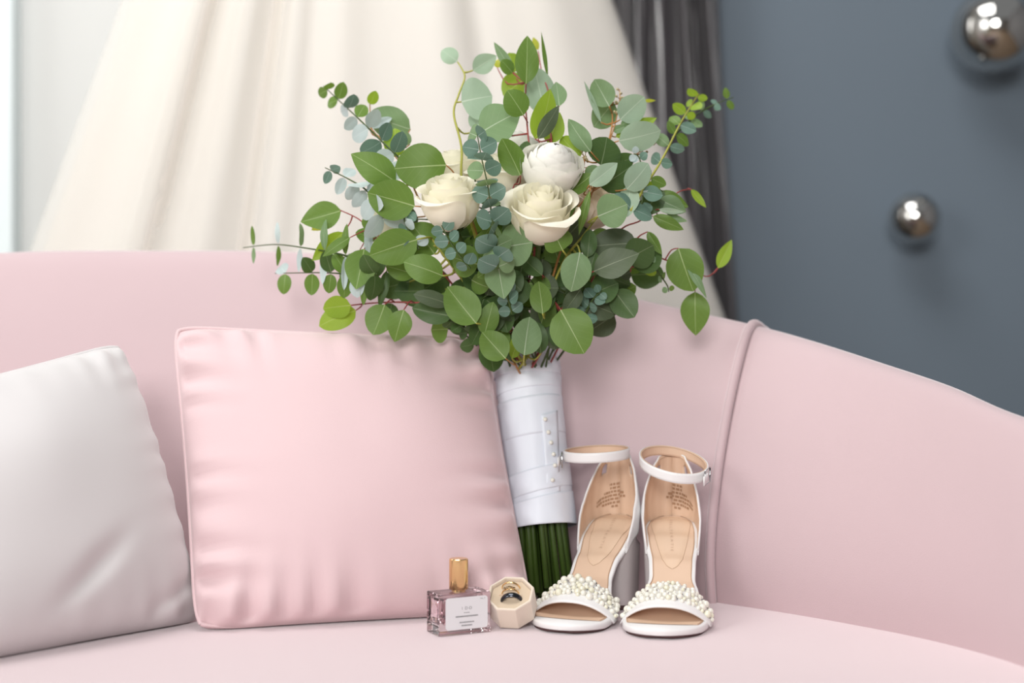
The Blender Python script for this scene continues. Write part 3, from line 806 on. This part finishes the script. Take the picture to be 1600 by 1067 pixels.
flower('rose', 607, 352, 1.50, .026, (-.6, -.3, 1), M['petal'], ROSE, 'rose', 6)
flower('rose', 925, 325, 1.49, .027, (.5, -.4, 1), M['petal_d'], ROSE, 'rose', 7)
flower('ranunculus', 812, 235, 1.53, .024, (-.1, -.2, 1), M['petal_w'], RAN, 'ranunculus', 8)

# stems through and below the wrap
rs = random.Random(3)
side_x = Vector((1, 0, 0)); side_y = AXD.cross(side_x).normalized(); side_x = side_y.cross(AXD).normalized()
for k in range(30):
    if k < 22:
        a = 2*PI*k/22; rr = .0265
    else:
        a = 2*PI*(k-22)/8; rr = .012
    a += rs.uniform(-.1, .1)
    o_ = side_x*math.cos(a)*rr+side_y*math.sin(a)*rr
    z0 = .007+rs.uniform(0, .009)
    o_ = o_*rs.uniform(.78, 1.0); p0 = axis_at(z0)+o_*rs.uniform(.95, 1.2); p1 = axis_at(.10)+o_*.95; p2 = axis_at(.24)+o_*.9; p3 = axis_at(.266)+o_*.9+Vector((0, .0, 0))
    b = MB(); r_ = rs.uniform(.0026, .0042)
    b.tube([p0, p1, p2, p3], [r_, r_, r_*.9, r_*.7], 9)
    b.build('stem', M['stem'], bq, True, BQ0)

# ribbon wrap
LEN = (AX1-AX0).length
RW = .0345
def wrap_pt(s, a, r):
    return AX0+AXD*(s*LEN)+side_x*math.cos(a)*r+side_y*math.sin(a)*r
def wr_r(s): return RW*(1.0-.02*math.sin(PI*s))
b = MB(); b.grid(48, 10, lambda u, v: wrap_pt(v*.98+.01, 2*PI*u, wr_r(v)-.0016), cu=True)
wrap = b.build('ribbon_wrap', M['ribbon'], bq, True, BQ0)
bands = [(-.005, .15, .030, .0022), (.11, .22, .035, .0011), (.18, .31, .03, .0016), (.27, .55, -.01, .0008), (.50, .72, .012, .0012), (.68, .80, -.014, .0007), (.77, .90, .01, .0012), (.86, 1.005, -.005, .0018)]
for bi, (s0, s1, tilt, dr) in enumerate(bands):
    def fn(u, v, s0=s0, s1=s1, tilt=tilt, dr=dr, bi=bi):
        a = 2*PI*u
        tl_ = tilt*math.cos(a) if 0 < s0 and s1 < 1 else tilt*math.cos(a)*(1-v if s0 > .5 else v)
        s = s0+(s1-s0)*v+tl_
        wob = .0006*noise.noise(Vector((math.cos(a)*2.2, math.sin(a)*2.2+v*1.6, bi*3.1)))+.0002*noise.noise(Vector((math.cos(a)*6, math.sin(a)*6+v*5, bi)))
        if bi == 7: wob += .0012*math.exp(-((v-.35)/.1)**2)*math.sin(a*9)
        if bi == 6: wob += .0010*math.exp(-((v-.5)/.15)**2)*math.sin(a*7+1)
        return wrap_pt(s, a, wr_r(s)+dr+wob)
    b = MB(); b.grid(96, 14, fn, cu=True); o = b.build('ribbon_band', M['ribbon'], wrap, True, BQ0); solid(o, .0006)
# ribbon tail where the pins hold the end down
def on_wrap(px, py, dr=.003):
    s = (P(px, py, 1.49).z-AX0.z)/(AX1.z-AX0.z)
    c = AX0+AXD*(s*LEN); x = P(px, py, 1.487).x-c.x
    a = math.asin(max(-1, min(1, x/(RW+dr))))
    d = Vector((math.sin(a), -math.cos(a), 0))
    return c+d*(RW+dr), d
b = MB(); b.grid(6, 24, lambda u, v: on_wrap(846+9*v+(26-6*v)*u, 648+124*v-6*u, .0022+.0005*math.sin(v*17+u*3))[0]); solid(b.build('ribbon_tail', M['ribbon'], wrap, True, BQ0), .0006)
for px, py in ((852, 655), (857, 675), (861, 691), (865, 709), (867, 726), (863, 748)):
    p, d = on_wrap(px, py, .0045)
    b = MB(); b.sphere(p, .0023, 12, 8); b.build('pearl_pin', M['pearl'], wrap, True, BQ0)

# ------------------------------------------------------------------ lettering
def text_mesh(body, size, align='CENTER', ext=0.0):
    cu = bpy.data.curves.new('lettering', 'FONT'); cu.body = body; cu.size = size; cu.align_x = align; cu.align_y = 'CENTER'; cu.extrude = ext; cu.resolution_u = 3
    o = bpy.data.objects.new('lettering', cu); C.objects.link(o)
    dg = bpy.context.evaluated_depsgraph_get()
    me = bpy.data.meshes.new_from_object(o.evaluated_get(dg))
    bpy.data.objects.remove(o); return me

# ------------------------------------------------------------------ perfume bottle
def perfume():
    W, Dp, H = .0535, .029, .0385
    fl = onseat(686, 996); ang = math.radians(27)
    ex = Vector((math.cos(ang), math.sin(ang), 0)); ey = Vector((-math.sin(ang), math.cos(ang), 0))
    c = fl+ex*W/2+ey*Dp/2
    e = empty('perfume_bottle', (c.x, c.y, 0.0005), ang); tag(e, 'square glass perfume bottle with gold cap and white label', 'perfume bottle')
    # thick glass shell: outer block with an inner cavity
    b = MB(); b.box(-W/2, W/2, -Dp/2, Dp/2, 0, H)
    o = b.build('glass_body', M['glass'], e, False); bevel(o, .0012, 3)
    b = MB(); b.box(-W/2+.005, W/2-.005, -Dp/2+.0045, Dp/2-.0045, .009, H-.0045)
    o = b.build('perfume_liquid', M['liquid'], e, False); bevel(o, .004, 3)
    b = MB(); b.lathe([(.0065, H), (.0065, H+.0035)], 24); b.build('neck_collar', M['gold'], e, False)
    b = MB(); b.lathe([(.0010, H+.0018), (.0086, H+.0018), (.0090, H+.0024), (.0090, H+.0300), (.0083, H+.0308), (.0005, H+.0308)], 48); o = b.build('gold_cap', M['gold'], e, True)
    o.modifiers.new('edge', 'EDGE_SPLIT').split_angle = math.radians(40)
    # label
    lw, lh, rad = .0435, .0300, .0030; vs = []
    for cx_, cz_, a0 in ((lw/2-rad, lh/2-rad, 0), (-lw/2+rad, lh/2-rad, 90), (-lw/2+rad, -lh/2+rad, 180), (lw/2-rad, -lh/2+rad, 270)):
        for i in range(7):
            a = math.radians(a0+15*i); vs.append((cx_+rad*math.cos(a), 0, cz_+rad*math.sin(a)))
    lab = mk('label', vs, [tuple(range(len(vs)))], M['label'], e, False)
    lab.location = (.0015, -Dp/2-.0004, .0200); solid(lab, .0003)
    def put(body, size, x, z):
        me = text_mesh(body, size); o = obj('lettering', me, M['ink'], lab); o.location = (x, -.00035, z); o.rotation_euler = (PI/2, 0, 0)
    put('I  D O', .0040, 0, .0045); put('No. 7', .0022, .0165, .0125)
    b = MB()
    def dashes(x0, x1, z, h):
        x = x0; r = random.Random(int(z*1e5))
        while x < x1:
            l = r.uniform(.0005, .0011); b.add([(x, 0, z), (min(x+l, x1), 0, z), (min(x+l, x1), 0, z+h), (x, 0, z+h)], [(0, 1, 2, 3)]); x += l+.0003
    dashes(-.003, .003, .0002, .0006); dashes(-.0115, .0115, -.0035, .0013); dashes(-.0075, .0075, -.0090, .0012); dashes(-.0055, .0055, -.0120, .0012)
    o = b.build('fine_print', M['ink'], lab, False); o.location = (0, -.00035, 0)
perfume()

# ------------------------------------------------------------------ ring box and rings
def ringbox():
    R = .0236; H = .026; th = math.radians(36)
    c0 = onseat(793, 984)
    e = empty('ring_box', (c0.x+.002, c0.y+.001, .0008)); tag(e, 'octagonal cream velvet ring box tipped open toward the viewer', 'ring box')
    # local frame: box axis tilted toward the camera by th; lowest rim edge on the seat
    tilt = Matrix.Rotation(math.radians(-13), 4, 'Z') @ Matrix.Rotation(th, 4, 'X')
    def octo(r, z): return [Vector((r*math.cos(PI/8+k*PI/4), r*math.sin(PI/8+k*PI/4), z)) for k in range(8)]
    ap = R*math.cos(PI/8)
    base = tilt @ Vector((0, -ap, 0))
    T = Matrix.Translation(Vector((0, 0, -base.z))-Vector((base.x, base.y, 0))) @ tilt
    def prism(levels):
        b = MB(); vs = []
        for r, z in levels: vs += octo(r, z)
        fs = []
        for i in range(len(levels)-1):
            for k in range(8): fs.append((i*8+k, i*8+(k+1) % 8, (i+1)*8+(k+1) % 8, (i+1)*8+k))
        fs.append(tuple(range(7, -1, -1))); n = len(levels)-1; fs.append(tuple(n*8+k for k in range(8)))
        b.add([T @ v for v in vs], fs); return b
    o = prism([(R*.97, 0), (R, .0012), (R, H-.0012), (R*.975, H), (R*.90, H), (R*.88, H-.0015), (R*.88, H-.006)]).build('box_shell', M['boxvel'], e, False); bevel(o, .0006, 2)
    o = prism([(R*.87, H-.010), (R*.87, H-.0042), (R*.84, H-.0036)]).build('ring_cushion', M['pad'], e, False)
    b = MB(); b.box(-.011, .011, -.0009, .0009, H-.0040, H-.0032); b.v = [T @ v for v in b.v]; b.build('cushion_slit', M['emboss'], o, False)
    # the lid lies behind and props the base up
    lid = MB()
    vs = []
    for r, z in ((R*.6, 0), (R*.6, .010)): vs += octo(r, z)
    lid.add([v+Vector((.004, .033, 0)) for v in vs], [(k, (k+1) % 8, 8+(k+1) % 8, 8+k) for k in range(8)]+[tuple(range(7, -1, -1)), tuple(range(8, 16))])
    o = lid.build('box_lid', M['boxvel'], e, False); bevel(o, .001, 2)
    W = Matrix.Translation(e.location)
    def ring(name, label, y, x, rad, tube, m, tilt_z, lift, stones=0, flat=1.0):
        g = empty(name, (0, 0, 0)); g.matrix_world = W @ T @ Matrix.Translation((x, y, H-.0036)) @ Matrix.Rotation(math.radians(tilt_z), 4, 'Z')
        tag(g, label, 'ring')
        b = MB(); n = 40; pts = [Vector((rad*math.cos(2*PI*i/n), 0, lift+rad*math.sin(2*PI*i/n))) for i in range(n)]
        def fn(u, v):
            a = 2*PI*u; q = 2*PI*v
            rr = rad+tube*math.cos(q)*.55
            return Vector((rr*math.cos(a), tube*flat*math.sin(q), lift+rr*math.sin(a)))
        b.grid(48, 12, fn, True, True); b.build('band', m, g)
        for k in range(stones):
            a = PI/2+(k-(stones-1)/2)*.22
            sb = MB(); p = Vector(((rad+.0016)*math.cos(a), 0, lift+(rad+.0016)*math.sin(a)))
            sz = .0021 if k == (stones-1)/2 else .0016
            vs = [p+Vector((0, 0, -sz))]; 
            vs += [p+Vector((sz*math.cos(i*PI/4), sz*math.sin(i*PI/4), sz*.15)) for i in range(8)]+[p+Vector((sz*.6*math.cos(i*PI/4), sz*.6*math.sin(i*PI/4), sz*.6)) for i in range(8)]
            fs = [(0, 1+(i+1) % 8, 1+i) for i in range(8)]+[(1+i, 1+(i+1) % 8, 9+(i+1) % 8, 9+i) for i in range(8)]+[tuple(range(9, 17))]
            sb.add(vs, fs); sb.build('stone', M['diamond'], g, False)
            sb = MB()
            for i in range(4):
                a2 = PI/4+i*PI/2; sb.tube([p+Vector((0, 0, -sz*1.1)), p+Vector((sz*math.cos(a2), sz*math.sin(a2), sz*.3))], .0003, 5)
            sb.build('prong', M['gold'], g)
    ring('wedding_band', 'plain thin gold band at the back of the ring box', .0098, -.0015, .0088, .0011, M['gold'], 3, -.0010)
    ring('engagement_ring', 'gold ring with a cluster of clear stones in the ring box', .0030, -.0008, .0088, .0010, M['gold'], 4, -.0028, 5)
    ring('tungsten_ring', 'wide dark grey metal ring at the front of the ring box', -.0050, .0016, .0098, .0026, M['ring_dark'], 8, -.0035, 0, 1.15)
ringbox()

# ------------------------------------------------------------------ sandals
ZT = [(0, .0085), (.03, .009), (.055, .0115), (.075, .017), (.10, .034), (.125, .056), (.15, .076), (.168, .087), (.186, .092)]
HW = [(0, .0), (.0015, .008), (.004, .0135), (.008, .0190), (.014, .0248), (.022, .0302), (.032, .0345), (.045, .041), (.052, .0408), (.064, .0398), (.078, .0350), (.092, .0272), (.108, .0228), (.125, .0236), (.142, .0268), (.158, .0278), (.170, .0245), (.178, .0185), (.183, .011), (.186, 0)]
SL = .186
def sandal(loc, yaw, mir, label, strap):
    e = empty('heeled_sandal', loc, yaw); tag(e, label, 'shoe', 'pair of white block heel sandals')
    zt = lambda y: lerp_tab(ZT, y); hw = lambda y: max(.0004, .0408*math.sqrt(max(0, 1-((.052-y)/.052)**2))) if y < .052 else max(.0004, lerp_tab(HW, y))
    cx = lambda y: mir*.0055*math.sin(min(1, y/.16)**1.3*PI)          # inward curve of the last
    spring = lambda y: .0008*max(0, 1-y/.035)**2
    ys = [SL*(.5-.5*math.cos(PI*i/64)) for i in range(65)]
    def th(y): return lerp_tab([(0, .0055), (.05, .008), (.08, .0075), (.12, .006), (.186, .006)], y)
    def section(y, ins, zo, drop):
        return [Vector((cx(y)+s*max(.0003, hw(y)-ins), y, zt(y)+zo+spring(y)-drop)) for s in (-1, -.6, -.2, .2, .6, 1)]
    # upper sole, wrapped in white leather
    vs = []; fs = []
    for y in ys:
        w_ = hw(y); z1 = zt(y)+spring(y); z0 = z1-th(y); c = cx(y)
        w2 = max(.0003, w_-.0012)
        vs += [Vector((c-w2, y, z1)), Vector((c-w_, y, z1-.0016)), Vector((c-w_, y, z0+.001)), Vector((c-w2, y, z0)), Vector((c+w2, y, z0)), Vector((c+w_, y, z0+.001)), Vector((c+w_, y, z1-.0016)), Vector((c+w2, y, z1))]
    for i in range(len(ys)-1):
        for k in range(8): fs.append((i*8+k, (i+1)*8+k, (i+1)*8+(k+1) % 8, i*8+(k+1) % 8))
    fs.append(tuple(range(8))); fs.append(tuple((len(ys)-1)*8+k for k in range(7, -1, -1)))
    mk('sole', vs, fs, M['leather'], e)
    # dark outsole under the forefoot
    def outs(u, v):
        y = .004+.078*u; s = v*2-1
        return Vector((cx(y)+s*max(.001, hw(y)-.003), y, zt(y)+spring(y)-th(y)-.0012))
    b = MB(); b.grid(24, 8, outs); solid(b.build('outsole', M['rubber'], e), .0022)
    # insole
    def ins(u, v):
        y = .028+(SL-.0285-.0035)*u; s = v*2-1
        w_ = max(.0005, hw(y)-.0035)
        if u > .93: w_ = max(.0005, min(w_, hw(y)-.003))
        return Vector((cx(y)+s*w_, y+(.004*(1-s*s)*-1+.002 if u < .02 else 0), zt(y)+spring(y)+.0007-.0004*abs(s)**4))
    b = MB(); b.grid(48, 12, ins); b.build('insole', M['tan'], e)
    # stitched rim around the insole
    for s in (-1, 1):
        b = MB(); b.tube([Vector((cx(y)+s*max(.0005, hw(y)-.0042), y, zt(y)+.0012)) for y in [.03+i*(SL-.0345)/50 for i in range(51)]], .00035, 5); b.build('insole_stitching', M['thread'], e)
    # heel pad
    def padw(f): return lerp_tab([(0, .0), (.04, .006), (.15, .0105), (.5, .0168), (.75, .0200), (.88, .0182), (.96, .011), (1, .0)], f)
    def padf(u, v):
        y = .114+(.179-.114)*u; s = v*2-1; w_ = max(.0003, padw(u))
        return Vector((cx(y)+s*w_, y, zt(y)+.0009+.0013*(1-s**4)*min(1, u*8, (1-u)*8)))
    b = MB(); b.grid(28, 12, padf); pad = b.build('heel_pad', M['tan2'], e)
    b = MB(); b.tube([padf(i/40, 0)+Vector((0, 0, .0002)) for i in range(41)]+[padf(1-i/40, 1)+Vector((0, 0, .0002)) for i in range(41)], .00022, 5); b.build('pad_edge', M['emboss'], pad)
    me = text_mesh('K E L L Y  &  K A T I E', .0040)
    for v in me.vertices:
        x, y = v.co.x, v.co.y
        yy = .150-x*1.0; v.co = Vector((cx(yy)+y, yy, zt(yy)+.0027))
    obj('embossed_lettering', me, M['emboss'], pad)
    # block heel
    def heel(u, v):
        a = 2*PI*u
        ct = (0, .158); cb = (0, .160)
        def sq(a, rx, ry, p=.55):
            c_, s_ = math.cos(a), math.sin(a); return (rx*math.copysign(abs(c_)**p, c_), ry*math.copysign(abs(s_)**p, s_))
        xt, yt = sq(a, .0272, .0265); xb, yb = sq(a, .0250, .0235)
        f = v; x = xb+(xt-xb)*f**1.3; y = .160+yb+(yt-yb)*f**1.3
        y = min(y, SL-.0015)
        zz = .0045+(zt(y)-th(y)-.0035-.0005)*f
        if f > .8:
            wl = max(.002, hw(y)-.001); x = max(-wl, min(wl, x))
        return Vector((x+cx(.16), y, zz))
    b = MB(); b.grid(56, 12, heel, cu=True); hl = b.build('heel', M['satin_shaded'], e)
    b = MB(); b.grid(56, 1, lambda u, v: Vector((heel(u, 0).x, heel(u, 0).y, .0003+.0042*v)), cu=True); b.add([heel(i/56, 0)*1.0-Vector((0, 0, .0042)) for i in range(56)], [tuple(range(55, -1, -1))]); b.build('heel_tip', M['rubber'], hl, False)
    b = MB(); b.tube([heel(.5, 0), heel(.5, .5), heel(.5, 1)], .0004, 5); b.build('heel_seam', M['satin_shaded'], hl)
    # counter wrapping the heel
    YF = .134
    side = [y for y in [YF+(SL-YF)*math.sin(PI/2*i/20) for i in range(21)]]
    rim = [(-1, y) for y in side]+[(1, y) for y in side[-2::-1]]
    HT = [(0, .001), (.10, .013), (.22, .029), (.42, .047), (.56, .059), (.66, .0645), (1, .066)]
    def cpt(i, v, off):
        s, y = rim[i]; f = (y-YF)/(SL-YF)
        # arc position 0 at the ends, 1 at the very back
        g = i/20 if i <= 20 else (40-i)/20
        h = lerp_tab(HT, g)
        w_ = hw(y)+.0008 if y < SL-.001 else 0.0
        z = zt(y)-.004+(h+.004)*v
        lean = h*v/.066
        x = s*w_*(1+.10*math.sin(PI*min(1, lean*.8))-.36*max(0, lean-.30)/.70)
        yy = y+.0012+(.004*lean*(g**2))-.002*lean
        d = Vector((x, (yy-.158)*1.0, 0)); d = d.normalized() if d.length > 0 else Vector((0, 1, 0))
        p = Vector((cx(y)+x, yy, z))-d*off
        return p
    for nm, m_, off in (('counter', M['leather'], 0), ('counter_lining', M['tan'], .0014)):
        vs = []; fs = []; NV = 14
        for i in range(41):
            for j in range(NV+1): vs.append(cpt(i, j/NV, off))
        holes = set()
        for i in range(40):
            for j in range(NV):
                if j in (10, 11) and i in (12, 13, 26, 27): continue      # slots for the ankle strap
                a = i*(NV+1)+j; fs.append((a, a+NV+1, a+NV+2, a+1))
        o = mk(nm, vs, fs, m_, e); solid(o, .0011)
    b = MB(); b.tube([cpt(i, 1, .0006) for i in range(41)], .0011, 6); b.build('rim_binding', M['leather'], e)
    b = MB(); b.tube([cpt(i, .955, .0022) for i in range(41)], .0003, 5); b.build('rim_stitching', M['thread'], e)
    # brown size stamp inside the counter
    b = MB(); r = random.Random(4)
    rowsx = [(.30, .52), (.36, .50), (.28, .62), (.10, .78), (.08, .80), (.24, .66), (.40, .48)]
    for ri, (a0, a1) in enumerate(rowsx):
        x = a0
        while x < a1:
            l = r.uniform(.025, .05); y0 = x; 
            def q(fx, fz):
                i_ = 20+ (-1 if mir < 0 else 1)*(fx-.45)*17+3.2*mir
                i0 = int(math.floor(i_)); f_ = i_-i0
                vz = .50-.056*ri+fz+(.10 if mir < 0 else .10)*(0)+-.14*(fx-.45)
                return cpt(i0, vz, .0024).lerp(cpt(i0+1, vz, .0024), f_)
            x1_ = min(x+l, a1)
            b.add([q(x, 0), q(x1_, 0), q(x1_, .034), q(x, .034)], [(0, 1, 2, 3)]); x = x1_+.012
    b.build('size_stamp', M['stamp'], e, False)
    # ankle strap
    scx, scy, rx, ry, zb, zf, roll = strap
    def sp(a, dz, dr):
        yy = math.sin(a)
        return Vector((scx+(rx+dr)*math.cos(a), scy+(ry+dr)*yy, zb+(zf-zb)*(1-yy)/2+dz+roll*math.cos(a)))
    for nm, m_, r0 in (('ankle_strap', M['leather'], .0006), ('strap_lining', M['tan'], -.0008)):
        b = MB(); b.grid(72, 4, lambda u, v: sp(2*PI*u, (v-.5)*.0102, r0), cu=True); solid(b.build(nm, m_, e), .0012)
    b = MB(); b.tube([sp(2*PI*i/72, .0038, -.0016) for i in range(73)], .0003, 5); b.build('strap_stitching', M['thread'], e)
    # buckle on the outer side
    oa = math.radians(-20) if mir > 0 else math.radians(200)
    c_ = sp(oa, -.001 if mir > 0 else -.0045, .003); tdir = (sp(oa+.05, 0, 0)-sp(oa-.05, 0, 0)).normalized(); upv = Vector((0, 0, 1))
    b = MB(); fr = [c_+tdir*a_*.0065+upv*z_*.0072 for a_, z_ in ((-1, -1), (1, -1), (1, 1), (-1, 1), (-1, -1))]; b.tube(fr, .0009, 8); b.tube([c_-tdir*.0065, c_+tdir*.0085+Vector((0, 0, -.001))], .0007, 6)
    b.build('buckle', M['steel'], e)
    # strap end pushed through the buckle
    nrm = (c_-Vector((scx, scy, c_.z))).normalized()
    b = MB(); b.grid(6, 2, lambda u, v: c_+tdir*(.002+.016*u)*(-mir)+upv*(v-.5)*.009+nrm*(.0015+.002*u)); solid(b.build('strap_end', M['leather'], e), .0012)
    # toe strap
    def ts(u, v, off=0.):
        s = u*2-1; k = 1-abs(s)**2.3
        y = (.034+.012*abs(s)**2)+(.036+.004*(1-abs(s)))*v
        yc = min(max(y, 0), .1)
        x = cx(yc)+s*(hw(yc)+.0022+off*abs(s))
        arch = (.0150+.0095*v-.002*v*v)
        z = (zt(yc)-.006)+(arch+.006)*k**.85
        return Vector((x, y, max(.002, z+off*k)))
    b = MB(); b.grid(40, 14, ts); tsb = b.build('toe_strap', M['leather'], e); solid(tsb, .0016)
    b = MB(); b.grid(40, 14, lambda u, v: ts(u*.97+.015, v*.96+.02, -.0014)); b.build('toe_strap_lining', M['tan'], tsb)
    r = random.Random(31 if mir > 0 else 57); placed = []
    tries = 0
    while len(placed) < 100 and tries < 9000:
        tries += 1
        u = r.uniform(.01, .99); v = r.uniform(.30, 1.0)
        rad = r.choice([.0021, .0024, .0028, .0031, .0034, .0038])
        p = ts(u, v, rad*.75)
        if all((p-q).length > (rad+rq)*.90 for q, rq in placed):
            placed.append((p, rad))
    pm = {}
    for p, rad in placed:
        if rad not in pm:
            for nm in ('pearl', 'pearl_y'):
                bb = MB(); bb.sphere((0, 0, 0), rad, 10, 7); me = bpy.data.meshes.new('pearl'); me.from_pydata([tuple(v) for v in bb.v], [], bb.f)
                me.polygons.foreach_set('use_smooth', [True]*len(bb.f)); me.materials.append(M[nm]); pm[(rad, nm)] = me
            pm[rad] = 1
        o = obj('pearl', pm[(rad, 'pearl' if r.random() < .8 else 'pearl_y')], None, tsb); o.location = p
    b = MB()
    for k in range(70):
        u = r.uniform(.02, .98); v = r.uniform(.32, .98); p = ts(u, v, .0022); sz = r.uniform(.0009, .0014)
        b.add([p+Vector((sz*x, sz*y, sz*z)) for x, y, z in ((1, 0, 0), (0, 1, 0), (-1, 0, 0), (0, -1, 0), (0, 0, 1), (0, 0, -1))], [(0, 1, 4), (1, 2, 4), (2, 3, 4), (3, 0, 4), (1, 0, 5), (2, 1, 5), (3, 2, 5), (0, 3, 5)])
    o = b.build('rhinestones', M['steel'], tsb, False); o['kind'] = 'stuff'

def toe_loc(px, py):
    p = onseat(px, py); return (p.x, p.y, .0006)
sandal(toe_loc(1028, 1001), math.radians(-10.5), 1, 'white pearl sandal with block heel standing beside the sofa piping seam', (.004, .149, .0340, .034, .159, .139, -.0065))
sandal(toe_loc(872, 992), math.radians(-22.5), -1, 'white pearl sandal with block heel standing beside the bouquet stems', (-.013, .148, .0330, .034, .160, .156, .001))
